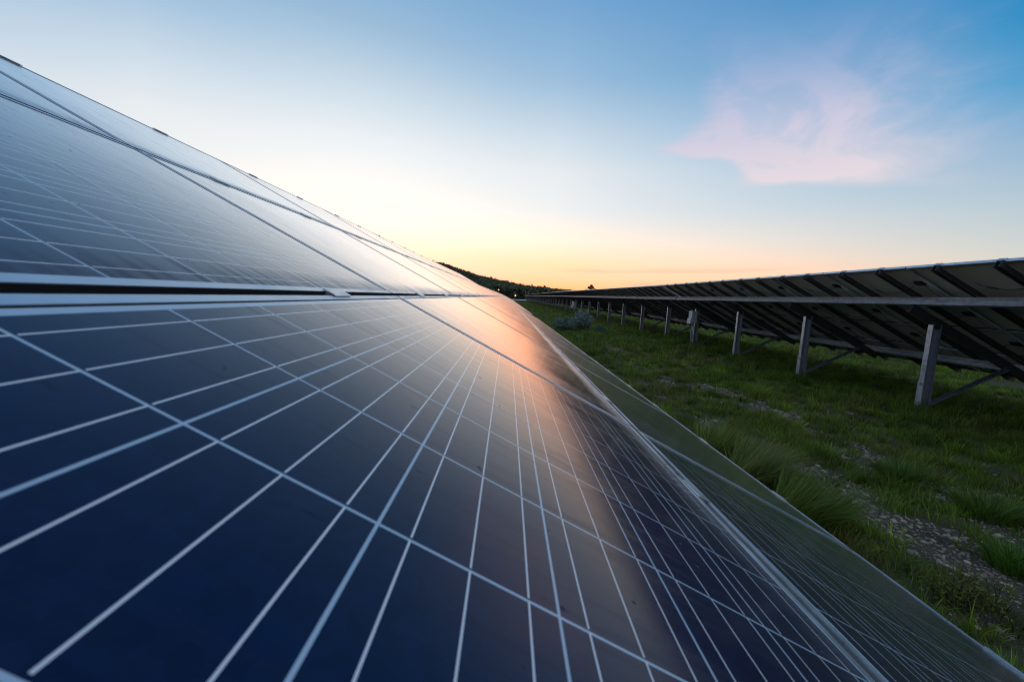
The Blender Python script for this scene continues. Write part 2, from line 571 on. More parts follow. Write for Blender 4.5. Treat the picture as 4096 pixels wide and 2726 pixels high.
def ground_material():
    m = bpy.data.materials.new('ground_soil')
    m.use_nodes = True
    t = NT(m.node_tree)
    b = t.n['Principled BSDF']
    tcn = t.new('ShaderNodeTexCoord')
    ob = tcn.outputs['Object']
    at = t.new('ShaderNodeAttribute', attribute_name='bare')
    n = t.noise(ob, 3.0, 6.0, 0.65)
    soil = t.ramp(n, [(0.3, (0.040, 0.030, 0.019, 1)), (0.7, (0.105, 0.082, 0.058, 1))])
    grn = t.ramp(t.noise(ob, 0.6, 6.0, 0.7), [(0.3, (0.045, 0.075, 0.012, 1)), (0.7, (0.085, 0.105, 0.022, 1))])
    vor = t.new('ShaderNodeTexVoronoi')
    vor.inputs['Scale'].default_value = 85.0
    t.l.new(ob, vor.inputs['Vector'])
    vr, vg, _ = t.sep(vor.outputs['Color'])
    stone = t.ramp(vr, [(0.0, (0.07, 0.047, 0.030, 1)), (0.6, (0.15, 0.108, 0.072, 1)), (1.0, (0.24, 0.185, 0.135, 1))])
    stone = t.mix(t.mr(vor.outputs['Distance'], 0.35, 0.7), stone, (0.03, 0.025, 0.02, 1))
    litter = t.ramp(t.noise(ob, 9.0, 6.0, 0.75), [(0.3, (0.030, 0.026, 0.012, 1)), (0.7, (0.095, 0.080, 0.040, 1))])
    grn = t.mix(t.mr(t.noise(ob, 2.4, 5.0, 0.7), 0.4, 0.6), grn, litter)
    c_ = t.mix(t.mr(at.outputs['Fac'], 0.05, 0.6, 0.75, 0.0), soil, grn)
    c_ = t.mix(t.m('MULTIPLY', at.outputs['Fac'], t.mr(t.noise(ob, 5.0, 4.0, 0.6), 0.38, 0.62, 0.05, 0.6)), c_, stone)
    t.l.new(c_, b.inputs['Base Color'])
    b.inputs['Roughness'].default_value = 0.95
    b.inputs['Specular IOR Level'].default_value = 0.15
    bp = t.new('ShaderNodeBump')
    bp.inputs['Strength'].default_value = 0.6
    bp.inputs['Distance'].default_value = 0.03
    t.l.new(t.noise(ob, 18.0, 5.0, 0.65), bp.inputs['Height'])
    t.l.new(bp.outputs[0], b.inputs['Normal'])
    return m


xs = gspace(-4000, 4000, 1.0, 9.0, 0.07, 1.09)
ys = gspace(-1500, 5000, 1.0, 14.0, 0.08, 1.07)
GX, GY = np.meshgrid(xs, ys)
nx, ny = len(xs), len(ys)
V = np.stack([GX.ravel(), GY.ravel(), gz(GX, GY).ravel()], 1)
ii = (np.arange(ny - 1)[:, None] * nx + np.arange(nx - 1)[None, :]).ravel()
lp = np.stack([ii, ii + 1, ii + nx + 1, ii + nx], 1).ravel()
me = npmesh('ground', V, lp, np.full(len(ii), 4), ground_material(), {'bare': bare(GX, GY).ravel()}, smooth=True)
tag(link('ground', me), kind='structure')

# ------------------------------------------------------------------ the solar tables
TILT = 0.4652
CT, ST = math.cos(TILT), math.sin(TILT)
ORIG = Vector((-0.2309, 0.2788, -0.102))      # a cell corner of the panel under the camera
PITCH = 1.664
MW, MH = 1.650, 1.000
ROWS = [(-1.834, 0.0, 0.0), (-0.812, 0.0, 0.0), (0.208, 0.0, 0.0036), (1.228, 0.0037, 0.0152)]   # v of lower edge, rise at lower / upper edge
HB = 1.60 + ORIG.z                             # height of the local origin over the table's base


def pl(u, v, h):
    """panel-plane coordinates -> table coordinates (base at z=0)"""
    return Vector((-CT * v + ST * h, u, ST * v + CT * h + HB))


def plane_matrix(u, v, h, dh=0.0):
    """frame whose x runs along the row, y up the slope, z out of the glass"""
    yv = Vector((-CT + ST * dh, 0, ST + CT * dh)).normalized()
    xv = Vector((0, 1, 0))
    zv = xv.cross(yv)
    p = pl(u, v, h)
    return Matrix(((xv.x, yv.x, zv.x, p.x), (xv.y, yv.y, zv.y, p.y), (xv.z, yv.z, zv.z, p.z), (0, 0, 0, 1)))


# laminate: glass face with cells, white sheet behind
mb = MB()
mb.box(-MW / 2 + 0.003, MW / 2 - 0.003, -MH / 2 + 0.003, MH / 2 - 0.003, -0.0065, -0.0018)
ME_PANEL = mb.mesh('solar_panel', GLASS)
# frame: lip over the glass, outer wall, flange under the back
mb = MB()
for a0, a1, along in ((-MW / 2, MW / 2, 'x'), (-MH / 2, MH / 2, 'y')):
    for s in (-1, 1):
        if along == 'x':
            lipw = 0.017
            prof = [(0, 0), (0, -0.040), (-0.028, -0.040), (-0.028, -0.0375), (-0.0025, -0.0375), (-0.0025, -0.009), (-lipw, -0.009), (-lipw, -0.0068), (-0.0028, -0.0068), (-0.0028, -0.0016), (-lipw, -0.0016), (-lipw, -0.0003), (-lipw + 0.001, 0)]
            mb.extrude(prof, (a0, s * MH / 2, 0), (a1, s * MH / 2, 0), (0, s, 0), (0, 0, 1))
        else:
            lipw = 0.011
            prof = [(0, 0), (0, -0.040), (-0.026, -0.040), (-0.026, -0.0375), (-0.0025, -0.0375), (-0.0025, -0.009), (-lipw, -0.009), (-lipw, -0.0068), (-0.0028, -0.0068), (-0.0028, -0.0016), (-lipw, -0.0016), (-lipw, -0.0005), (-lipw + 0.001, -0.0002)]
            mb.extrude(prof, (s * MW / 2, a0 + 0.0175, 0), (s * MW / 2, a1 - 0.0175, 0), (s, 0, 0), (0, 0, 1))
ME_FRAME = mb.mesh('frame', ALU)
# junction box with its cables on the back
mb = MB()
mb.box(-0.72, -0.60, -0.055, 0.055, -0.030, -0.0068)
mb.box(-0.705, -0.615, -0.045, 0.045, -0.036, -0.030)
ME_JBOX = mb.mesh('junction_box', BLACKP)


def cable_mesh(seed):
    rr = random.Random(seed)
    b_ = MB()
    sag = rr.uniform(0.09, 0.16)
    p0, p1 = Vector((-0.60, -0.03, -0.02)), Vector((0.20, rr.uniform(-0.05, 0.05), -0.045))
    pts = []
    for k in range(13):
        q = k / 12
        p = p0.lerp(p1, q)
        s_ = 4 * q * (1 - q) * sag
        p += Vector((0, -0.5 * s_, -0.85 * s_))
        pts.append(p)
    b_.tube(pts, 0.0042, 5)
    c_ = pts[9]
    b_.tube([pts[8], c_, pts[10]], [0.009, 0.011, 0.008], 6)
    p1 = Vector((-0.80, -0.42, -0.05))
    p0 = Vector((-0.70, -0.04, -0.02))
    pts = []
    for k in range(11):
        q = k / 10
        p = p0.lerp(p1, q) + Vector((-0.10 * math.sin(q * math.pi), 0, -0.09 * math.sin(q * math.pi)))
        pts.append(p)
    b_.tube(pts, 0.0042, 5)
    return b_.mesh('cable', CABLEM, True)


ME_CABLE = [cable_mesh(k) for k in range(4)]
# clamp: a stem in the gap and a plate gripping both lips
mb = MB()
mb.box(-0.043, 0.043, -0.008, 0.008, -0.04, 0.0012)
mb.extrude([(-0.0165, 0.0012), (-0.0165, 0.0030), (-0.015, 0.0040), (0.015, 0.0040), (0.0165, 0.0030), (0.0165, 0.0012)], (-0.045, 0, 0), (0.045, 0, 0), (0, 1, 0), (0, 0, 1))
ME_CLAMP = mb.mesh('clamp', CLAMPM)
mb = MB()
mb.extrude([(0.001, -0.041), (0.001, 0.0012), (-0.012, 0.0012), (-0.012, 0.0040), (0.005, 0.0046), (0.012, 0.001), (0.016, -0.02), (0.03, -0.041)], (-0.045, 0, 0), (0.045, 0, 0), (0, 1, 0), (0, 0, 1))
ME_ECLAMP = mb.mesh('clamp', CLAMPM)
# rail: open hat section, one long piece up the slope
RV0, RV1 = -1.885, 2.262
mb = MB()
hat = [(-0.045, -0.115), (-0.045, -0.111), (-0.030, -0.111), (-0.030, -0.041), (0.030, -0.041), (0.030, -0.111), (0.045, -0.111), (0.045, -0.115), (0.026, -0.115), (0.026, -0.045), (-0.026, -0.045), (-0.026, -0.115)]
mb.extrude(hat, (0, RV0, 0), (0, RV1, 0), (1, 0, 0), (0, 0, 1))
ME_RAIL = mb.mesh('rail', RAILM)


def sigma(depth, fl, t_=0.004):
    """sigma purlin section: web with a recessed middle; p across, q along the depth (downwards negative)"""
    o = [(fl, -0.018), (fl, 0), (0, 0), (0, -0.28 * depth), (0.016, -0.36 * depth), (0.016, -0.64 * depth), (0, -0.72 * depth), (0, -depth), (fl, -depth), (fl, -depth + 0.018)]
    i_ = [(fl - t_, -depth + 0.018), (fl - t_, -depth + t_), (t_, -depth + t_), (t_, -0.72 * depth - t_ * 0.4), (0.016 + t_, -0.64 * depth), (0.016 + t_, -0.36 * depth), (t_, -0.28 * depth + t_ * 0.4), (t_, -t_), (fl - t_, -t_), (fl - t_, -0.018)]
    return o + i_


POST_X = 7.300 - 8.590 - ORIG.x                # table coordinate of the post's face
ME_POST, ME_SLEEVE, ME_RAFTER, ME_BRACE = None, None, None, None
mb = MB()
zt = HB + 0.105
cpro = [(0, 0), (0.022, 0), (0.022, 0.005), (0.005, 0.005), (0.005, 0.078), (0.155, 0.078), (0.155, 0.005), (0.138, 0.005), (0.138, 0), (0.16, 0), (0.16, 0.083), (0, 0.083)]
mb.extrude(cpro, (POST_X, 0, 0.45), (POST_X, 0, zt), (1, 0, 0), (0, 1, 0))
ME_POST = mb.mesh('post', GALV)
mb = MB()
spro = [(-0.008, -0.008), (0.020, -0.008), (0.020, -0.002), (-0.002, -0.002), (-0.002, 0.085), (0.162, 0.085), (0.162, -0.002), (0.140, -0.002), (0.140, -0.008), (0.168, -0.008), (0.168, 0.091), (-0.008, 0.091)]
mb.extrude(spro, (POST_X, 0, -0.5), (POST_X, 0, 0.60), (1, 0, 0), (0, 1, 0))
mb.tube([(POST_X - 0.011, 0.04, 0.55), (POST_X - 0.024, 0.04, 0.55)], 0.014, 6)
mb.tube([(POST_X - 0.011, 0.04, 0.22), (POST_X - 0.024, 0.04, 0.22)], 0.014, 6)
ME_SLEEVE = mb.mesh('pile_sleeve', GALV)
mb = MB()
va, vb = -1.12, 1.47
rp = [(0, -0.2555), (0, -0.395), (0.06, -0.395), (0.06, -0.378), (0.005, -0.378), (0.005, -0.272), (0.06, -0.272), (0.06, -0.2555)]
a_, b_ = pl(0.012, va, 0), pl(0.012, vb, 0)
mb.extrude(rp, a_, b_, (0, 1, 0), (ST, 0, CT))
for v_ in (-0.933, 1.53 - 0.08):
    p_ = pl(0.010, v_, -0.19)
mb.tube([pl(-0.004, 0.97, -0.33), pl(0.085, 0.97, -0.33)], 0.016, 6)
ME_RAFTER = mb.mesh('rafter', RAILM)
mb = MB()
pa = Vector((POST_X + 0.15, 0.0, 1.60 - 1.40))
pb = pl(0, -0.61, -0.385)
pb.y = 0
d_ = (pb - pa).normalized()
nn = Vector((-d_.z, 0, d_.x))
mb.extrude([(0, 0), (0, 0.055), (-0.005, 0.055), (-0.005, 0.005), (-0.05, 0.005), (-0.05, 0)], pa, pb, (0, 1, 0), nn)
ME_BRACE = mb.mesh('brace', BRACEM)


def purlins(root, u0, u1, side):
    for nm, v_ in (('purlin', 1.455), ('purlin', -1.005)):
        b_ = MB()
        a0 = pl(u0, v_, -0.1155)
        a1 = pl(u1, v_, -0.1155)
        # web faces up the slope, flanges point down the slope
        b_.extrude(sigma(0.139, 0.055), a0, a1, (CT, 0, -ST), (ST, 0, CT))
        b_.build(nm, GALV, root)


def solar_table(name, u0, ncol, posts, detail):
    """u0: start of the first column, in row metres from the table's base point"""
    root = empty(name, (0, 0, 0))
    u1 = u0 + ncol * PITCH - (PITCH - MW)
    for ci in range(ncol):
        uc = u0 + ci * PITCH + MW / 2
        for v0, h0, h1 in ROWS:
            Mx = plane_matrix(uc, v0 + MH / 2, (h0 + h1) / 2, h1 - h0)
            p_ = link('solar_panel', ME_PANEL, root, Mx)
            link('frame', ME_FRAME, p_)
            if detail:
                link('junction_box', ME_JBOX, p_)
                link('cable', ME_CABLE[(ci * 3 + int(v0 * 7)) % 4], p_)
        for fr in (0.41, 1.17):
            ur = u0 + ci * PITCH + fr
            rl = link('rail', ME_RAIL, root, plane_matrix(ur, 0, 0))
            if detail:
                for v_, me_, hh, flip in ((-1.834, ME_ECLAMP, 0, True), (-0.823, ME_CLAMP, 0, False), (0.198, ME_CLAMP, 0, False), (1.218, ME_CLAMP, 0.004, False), (2.228, ME_ECLAMP, 0.0155, False)):
                    Mc = Matrix.Translation((0, v_, hh))
                    if flip:
                        Mc = Mc @ Matrix.Rotation(math.pi, 4, 'Z')
                    link('clamp', me_, rl, Mc)
    purlins(root, u0 - 0.02, u1 + 0.02, 1)
    for py in posts:
        p_ = link('post', ME_POST, root, Matrix.Translation((0, py, 0)))
        link('pile_sleeve', ME_SLEEVE, p_)
        link('rafter', ME_RAFTER, root, Matrix.Translation((0, py, 0)))
        link('brace', ME_BRACE, root, Matrix.Translation((0, py, 0)))
    return root


def far_table(name, ncol, posts):
    root = empty(name, (0, 0, 0))
    u1 = ncol * PITCH
    b_ = MB()
    for ci in range(ncol):
        for r_ in range(4):
            x0 = ci * PITCH - ncol // 2 * PITCH
            y0 = (r_ - 2) * 1.02 + 0.51 - 0.5 + 0.0
            b_.box(x0 - MW / 2, x0 + MW / 2, (r_ - 1) * 1.02 - 0.5, (r_ - 1) * 1.02 + 0.5, -0.012, 0.0)
    link('panel_deck', b_.mesh('panel_deck', GLASS), root, plane_matrix((ncol // 2 + 0.5) * PITCH, -0.312, 0, 0.0032))
    b_ = MB()
    for ci in range(ncol):
        for fr in (0.41, 1.17):
            ur = ci * PITCH + fr
            b_.extrude([(-0.03, -0.115), (-0.03, -0.02), (0.03, -0.02), (0.03, -0.115)], pl(ur, RV0, 0), pl(ur, RV1, 0), (0, 1, 0), (ST, 0, CT))
    o = b_.build('rail', RAILM, root)
    b_ = MB()
    for v0, v1 in ((2.222, 2.232), (-1.838, -1.828)):
        b_.box(0, 1, 0, 1, 0, 1, Matrix.Identity(4)) if False else None
        b_.extrude([(0, -0.04), (0, 0.003), (0.012, 0.003), (0.012, -0.04)], pl(0, v1, 0), pl(u1, v1, 0), (CT, 0, -ST), (ST, 0, CT))
    b_.build('frame', ALU, root)
    purlins(root, 0, u1, 1)
    for py in posts:
        link('post', ME_POST, root, Matrix.Translation((0, py, 0)))
        link('rafter', ME_RAFTER, root, Matrix.Translation((0, py, 0)))
        link('brace', ME_BRACE, root, Matrix.Translation((0, py, 0)))
    return root


GRP = 'ground mounted solar tables'
RX, RZ = ORIG.x + 8.590, -1.60 - 0.111
Y1 = 6.354 - 14 * PITCH                          # first seam of the near right table
near_posts = [-14.5, -11.4, -8.2, -5.1, -2.0, 0.87, 3.76, 6.654, 9.55, 12.38, 15.2]
tR1 = solar_table('solar_table', 0.007, 20, [p - Y1 for p in near_posts], True)
tR1.location = (RX, Y1, RZ)
tag(tR1, 'near table of the right row, dark underside, with grey inverter box on its last post', 'solar array', GRP)
tL1 = copy_tree(tR1)
tL1.location = (ORIG.x, 1.442 - 10 * PITCH, -1.60)
tag(tL1, 'large solar table in the foreground, blue cells seen from close above', 'solar array', GRP)
Y2 = Y1 + 20 * PITCH + 0.10
mid_posts = [1.45 + 3.48 * k for k in range(10)]
tR2 = solar_table('solar_table', 0.007, 21, mid_posts, False)
tR2.location = (RX, Y2, RZ)
tR2.rotation_euler = (R(0.22), 0, 0)
tag(tR2, 'middle table of the right row, white cabinets at its far posts', 'solar array', GRP)
tL2 = copy_tree(tR2)
YL2 = 1.446 + 10 * PITCH + 0.12
tL2.location = (ORIG.x - 0.16, YL2, -1.60 + 0.06)
tL2.rotation_euler = (0, R(-3.4), 0)
tag(tL2, 'second table of the left row, tilted a little flatter, beyond the foreground table', 'solar array', GRP)
tf = far_table('solar_table', 21, mid_posts)
Y3 = Y2 + 21 * PITCH + 0.12
lb_r = ['third table of the right row, thin dark sliver past the kink in its top edge',
        'fourth table of the right row, tiny and dark before the wooded hill',
        'farthest table of the right row, tip by the pale road']
lb_l = ['third table of the left row, orange sliver under the dark hill',
        'fourth table of the left row, near its vanishing point',
        'farthest table of the left row, tiny at the foot of the hill']
for k in range(3):
    o = tf if k == 0 else copy_tree(tf)
    o.location = (RX, Y3 + k * 35.1, RZ + 0.125 + 0.02 * k)
    o.rotation_euler = (R(0.05), 0, 0)
    tag(o, lb_r[k], 'solar array', GRP)
    o = copy_tree(tf)
    o.location = (ORIG.x - 0.16, YL2 + (k + 1) * 35.1, -1.54 - 0.02 * k)
    o.rotation_euler = (0, R(-3.4 + 0.5 * k), 0)
    tag(o, lb_l[k], 'solar array', GRP)

# ------------------------------------------------------------------ inverter boxes on posts


def cabinet(name, loc, w_, d_, h_, label, legs):
    root = empty(name, loc)
    b_ = MB()
    # body with a sloping lower front
    prof = [(0, 0), (-d_ * 0.80, 0.0), (-d_ * 1.05, -h_ * 0.10 + 0.02), (-d_, h_ * 0.38), (-d_ * 0.86, h_ * 0.46), (-d_ * 0.86, h_), (0, h_)]
    b_.extrude(prof, (0, -w_ / 2, 0), (0, w_ / 2, 0), (1, 0, 0), (0, 0, 1))
    b_.build('body', CABINET, root)
    b_ = MB()
    b_.box(-d_ * 0.90, 0.01, -w_ / 2 - 0.012, w_ / 2 + 0.012, h_ + 0.002, h_ + 0.016)
    b_.build('lid', CABINET, root)
    for k in legs:
        b_ = MB()
        b_.tube([(-d_ * 0.35 + 0.0, k, 0.0), (-d_ * 0.35, k, -0.3), (-d_ * 0.3, k, -loc[2] - 1.72)], 0.021, 8)
        b_.build('conduit', PIPEM, root, True)
    return tag(root, label, 'inverter')


cabinet('inverter_box', (7.288, 15.16, -0.67), 0.28, 0.24, 0.46, 'pale grey box with pipes hanging on the post beside the near tables', (-0.06, 0.06))
for k, (yy, zz, ww) in enumerate(((41.6, -0.86, 0.26), (42.4, -0.80, 0.30))):
    cabinet('inverter_box', (7.25, yy, zz), ww, 0.34, 0.62,
            ('nearer of two small white cabinets at a far post', 'farther of two small white cabinets at a far post')[k], (0.0,))

# ------------------------------------------------------------------ grass


def leaf_material(name, rough=0.55, trans=0.35):
    m = bpy.data.materials.new(name)
    m.use_nodes = True
    t = NT(m.node_tree)
    b = t.n['Principled BSDF']
    at = t.new('ShaderNodeAttribute', attribute_name='tint')
    t.l.new(at.outputs['Color'], b.inputs['Base Color'])
    b.inputs['Roughness'].default_value = rough
    b.inputs['Specular IOR Level'].default_value = 0.25
    tr = t.new('ShaderNodeBsdfTranslucent')
    t.l.new(at.outputs['Color'], tr.inputs['Color'])
    mx = t.new('ShaderNodeMixShader')
    mx.inputs[0].default_value = trans
    t.l.new(b.outputs[0], mx.inputs[1])
    t.l.new(tr.outputs[0], mx.inputs[2])
    t.l.new(mx.outputs[0], t.n['Material Output'].inputs[0])
    return m


GRASSM = leaf_material('grass_blades')
LEAFM = leaf_material('leaves', 0.6, 0.25)


def blades(x, y, z, h, wd, lean, ang, tint):
    """curved tapering blades: 7 vertices, 2 quads and a tip"""
    n = len(x)
    dxx, dyy = np.cos(ang), np.sin(ang)
    sx, sy = -dyy, dxx
    sa = RNG.uniform(-1.0, 1.0, n)
    sx2 = sx * np.cos(sa) - sy * np.sin(sa)
    sy2 = sx * np.sin(sa) + sy * np.cos(sa)
    vs = np.zeros((n, 7, 3))
    for k, (tt, ww) in enumerate(((0, 1.0), (0.42, 0.85), (0.76, 0.5), (1.0, 0))):
        off = lean * h * tt ** 1.9
        zz = z + h * tt * np.sqrt(np.clip(1 - (lean * tt) ** 2 * 0.45, 0.15, 1))
        cx, cy = x + dxx * off, y + dyy * off
        if k < 3:
            vs[:, 2 * k] = np.stack([cx - sx2 * wd * ww / 2, cy - sy2 * wd * ww / 2, zz], 1)
            vs[:, 2 * k + 1] = np.stack([cx + sx2 * wd * ww / 2, cy + sy2 * wd * ww / 2, zz], 1)
        else:
            vs[:, 6] = np.stack([cx, cy, zz], 1)
    base = np.arange(n)[:, None] * 7
    lp_ = (base + np.array([0, 1, 3, 2, 2, 3, 5, 4, 4, 5, 6])[None, :]).ravel()
    sz = np.tile([4, 4, 3], n)
    cl_ = np.ones((n, 7, 4))
    cl_[:, :, :3] = tint[:, None, :]
    return vs.reshape(-1, 3), lp_, sz, cl_.reshape(-1, 4)


def grass_tints(x, y, n):
    a = fbm(x * 0.7, y * 0.7, 40)[:, None]
    dry = np.clip(sstep(0.5, 0.8, fbm(x * 1.1, y * 0.9, 61))[:, None] + RNG.uniform(-0.2, 0.35, (n, 1)), 0, 1)
    g1 = np.array([0.082, 0.155, 0.008])
    g2 = np.array([0.14, 0.19, 0.014])
    g3 = np.array([0.20, 0.145, 0.045])
    lum = 0.75 + 0.65 * sstep(0.3, 0.7, fbm(x * 4.2, y * 4.2, 90, 3))[:, None]
    c_ = (g1 * (1 - a) + g2 * a) * lum
    c_ = c_ * (1 - dry * 0.55) + g3 * dry * 0.55
    return c_ * RNG.uniform(0.45, 1.55, (n, 1))


parts = []


def strew(x0, x1, y0, y1, dens, h0, h1, wd, keep=1.0, patch=None):
    n = int((x1 - x0) * (y1 - y0) * dens)
    x = RNG.uniform(x0, x1, n)
    y = RNG.uniform(y0, y1, n)
    cl_ = 0.55 * fbm(x * 2.0, y * 2.0, 77) + 0.45 * fbm(x * 5.5, y * 5.5, 78, 3)
    p_ = (1 - 0.95 * bare(x, y)) * (0.10 + 1.0 * sstep(0.38, 0.60, cl_))
    # keep only what lies inside the view, with a margin for a step aside
    ok = (RNG.uniform(0, 1, n) < p_) & (np.abs(x) < 1.75 * y + 3.0)
    x, y, cl_ = x[ok], y[ok], cl_[ok]
    n = len(x)
    h = 0.60 * RNG.uniform(h0, h1, n) * (0.42 + 1.2 * sstep(0.36, 0.66, cl_)) * (0.55 + 0.9 * fbm(x * 0.6, y * 0.6, 5))
    ang = RNG.normal(0.15, 1.3, n)
    h = h * (1 - 0.45 * sstep(0.05, 0.5, bare(x + 0.15, y)))
    parts.append(blades(x, y, gz(x, y) - 0.01, h, RNG.uniform(0.6, 1.3, n) * wd, RNG.uniform(0.15, 0.95, n), ang, grass_tints(x, y, n)))


strew(1.0, 9.0, 0.6, 5.5, 1500, 0.06, 0.20, 0.0062)
strew(2.0, 5.5, 0.8, 9.0, 130, 0.16, 0.34, 0.0028)
strew(1.0, 12.0, 5.5, 10.0, 950, 0.07, 0.22, 0.0095)
strew(0.5, 17.0, 10.0, 18.0, 560, 0.09, 0.25, 0.016)
strew(-1.0, 28.0, 18.0, 34.0, 180, 0.12, 0.30, 0.020)
strew(-3.0, 40.0, 34.0, 75.0, 40, 0.14, 0.34, 0.045)
strew(-6.0, 60.0, 75.0, 150.0, 6, 0.10, 0.22, 0.12)


def join_parts(ps):
    vo, V_, L_, S_, C_ = 0, [], [], [], []
    for v, l, s, c_ in ps:
        V_.append(v)
        L_.append(l + vo)
        S_.append(s)
        C_.append(c_)
        vo += len(v)
    return np.concatenate(V_), np.concatenate(L_), np.concatenate(S_), np.concatenate(C_)




def tufts(x0, x1, y0, y1, dens, h0, h1, r0_, r1_, wd, nb0, nb1):
    """small separate tufts: blades fan outwards from each centre"""
    n = int((x1 - x0) * (y1 - y0) * dens)
    cx, cy = RNG.uniform(x0, x1, n), RNG.uniform(y0, y1, n)
    ok = (RNG.uniform(0, 1, n) < (1 - 0.80 * bare(cx, cy)) * (0.35 + 0.65 * sstep(0.35, 0.6, fbm(cx * 1.3, cy * 1.3, 131)))) & (np.abs(cx) < 1.75 * cy + 3.0)
    cx, cy = cx[ok], cy[ok]
    n = len(cx)
    rad = RNG.uniform(r0_, r1_, n)
    hh = RNG.uniform(h0, h1, n) * (1 - 0.35 * bare(cx, cy))
    nb = (RNG.uniform(nb0, nb1, n) * (rad / r1_)).astype(int) + 8
    tint_c = grass_tints(cx, cy, n) * RNG.uniform(0.65, 1.35, (n, 1))
    k = np.repeat(np.arange(n), nb)
    a = RNG.uniform(0, 2 * np.pi, len(k))
    r = np.sqrt(RNG.uniform(0, 1, len(k))) * rad[k] * 0.6
    x, y = cx[k] + r * np.cos(a), cy[k] + r * np.sin(a)
    h = hh[k] * RNG.uniform(0.5, 1.1, len(k))
    parts.append(blades(x, y, gz(x, y) - 0.012, h, wd * RNG.uniform(0.6, 1.4, len(k)), np.clip(r / (rad[k] * 0.6) * 0.8 + RNG.uniform(0, 0.35, len(k)), 0, 1.05),
                        a + RNG.normal(0, 0.5, len(k)), tint_c[k] * RNG.uniform(0.55, 1.45, (len(k), 1))))


tufts(1.2, 8.0, 0.8, 5.5, 52, 0.07, 0.19, 0.05, 0.15, 0.0058, 30, 75)
tufts(1.2, 12.0, 5.5, 11.0, 30, 0.08, 0.20, 0.06, 0.17, 0.0085, 30, 70)
tufts(0.8, 17.0, 11.0, 20.0, 12, 0.10, 0.24, 0.09, 0.24, 0.014, 30, 60)
V_, L_, S_, C_ = join_parts(parts)
o = link('grass', npmesh('grass', V_, L_, S_, GRASSM, {'tint': C_}))
tag(o, 'dark green meadow grass between the two solar rows', 'grass', kind='stuff')


def tussock(x, y, hh, spread, n, wind, label, tint, ear=0.0):
    rr = np.sqrt(RNG.uniform(0, 1, n)) * spread * 0.35
    a = RNG.uniform(0, 2 * np.pi, n)
    px, py = rr * np.cos(a), rr * np.sin(a)
    ang = np.arctan2(py * 2 + RNG.normal(0, 0.1, n) + wind[1] * spread, px * 2 + RNG.normal(0, 0.1, n) + wind[0] * spread)
    h = hh * RNG.uniform(0.45, 1.0, n)
    t_ = np.array(tint)[None, :] * RNG.uniform(0.4, 1.7, (n, 1))
    base_z = float(gz(np.array([x]), np.array([y]))[0])
    v, l, s, c_ = blades(px, py, np.full(n, -0.02), h, RNG.uniform(0.0035, 0.008, n), RNG.uniform(0.3, 1.0, n), ang, t_)
    o_ = link('grass_tussock', npmesh('grass_tussock', v, l, s, GRASSM, {'tint': c_}))
    o_.location = (x, y, base_z)
    return tag(o_, label, 'grass tuft', 'long grass tussocks beside the left row')


tussock(2.30, 4.05, 0.46, 0.5, 800, (0.6, 0.1), 'bright green tussock with long tips, farthest up along the left panel edge', (0.16, 0.21, 0.03))
tussock(2.32, 3.42, 0.50, 0.6, 1000, (0.8, -0.1), 'large pale tussock bent over the gravel beside the left panel edge', (0.17, 0.205, 0.045))
tussock(2.30, 2.78, 0.46, 0.55, 950, (0.9, -0.2), 'dense dark green tussock leaning out low from under the panel edge', (0.12, 0.18, 0.025))
tussock(3.95, 3.70, 0.26, 0.4, 900, (0.1, 0.1), 'short round tussock standing alone in the gravel', (0.085, 0.15, 0.02))
tussock(4.05, 3.02, 0.24, 0.5, 900, (0.2, 0.0), 'low wide tussock by the gravel at the right side', (0.09, 0.15, 0.015))
tussock(3.42, 2.36, 0.22, 0.4, 800, (0.2, 0.0), 'fresh green tussock near the bottom corner among stones', (0.08, 0.16, 0.015))

# ------------------------------------------------------------------ gravel stones
tsx = np.array([(0, 0, 1), (1, 0, 0), (0, 1, 0), (-1, 0, 0), (0, -1, 0), (0, 0, -1)], float)
tsf = np.array([(0, 1, 2), (0, 2, 3), (0, 3, 4), (0, 4, 1), (5, 2, 1), (5, 3, 2), (5, 4, 3), (5, 1, 4)])
# one subdivision of the octahedron
ed, vv_, ff_ = {}, [tuple(p) for p in tsx], []


def midp(a, b):
    k = (min(a, b), max(a, b))
    if k not in ed:
        p = (np.array(vv_[a]) + np.array(vv_[b]))
        vv_.append(tuple(p / np.linalg.norm(p)))
        ed[k] = len(vv_) - 1
    return ed[k]


for a, b, c_ in tsf:
    ab, bc, ca = midp(a, b), midp(b, c_), midp(c_, a)
    ff_ += [(a, ab, ca), (ab, b, bc), (ca, bc, c_), (ab, bc, ca)]
SV, SF = np.array(vv_), np.array(ff_)
n = 80000
x = RNG.uniform(2.0, 6.5, n)
y = RNG.uniform(0.8, 14.0, n)
ok = (RNG.uniform(0, 1, n) < bare(x, y) ** 1.3 * np.clip(6.0 / y, 0.15, 1)) & (np.abs(x) < 1.75 * y + 2.0)
x, y = x[ok], y[ok]
n = len(x)
sz = np.clip(RNG.lognormal(-5.05, 0.60, n), 0.003, 0.036)
sc3 = np.stack([sz * RNG.uniform(0.7, 1.5, n), sz * RNG.uniform(0.7, 1.3, n), sz * RNG.uniform(0.35, 0.7, n)], 1)
a = RNG.uniform(0, 2 * np.pi, n)
P_ = SV[None] * (1 + RNG.uniform(-0.22, 0.22, (n, len(SV), 1)))
P_ = P_ * sc3[:, None, :]
ca, sa = np.cos(a)[:, None], np.sin(a)[:, None]
P_ = np.stack([P_[..., 0] * ca - P_[..., 1] * sa + x[:, None], P_[..., 0] * sa + P_[..., 1] * ca + y[:, None], P_[..., 2] + (gz(x, y) + sz * 0.12)[:, None]], 2)
lp = (np.arange(n)[:, None, None] * len(SV) + SF[None]).ravel()
br = RNG.uniform(0.07, 0.30, n)
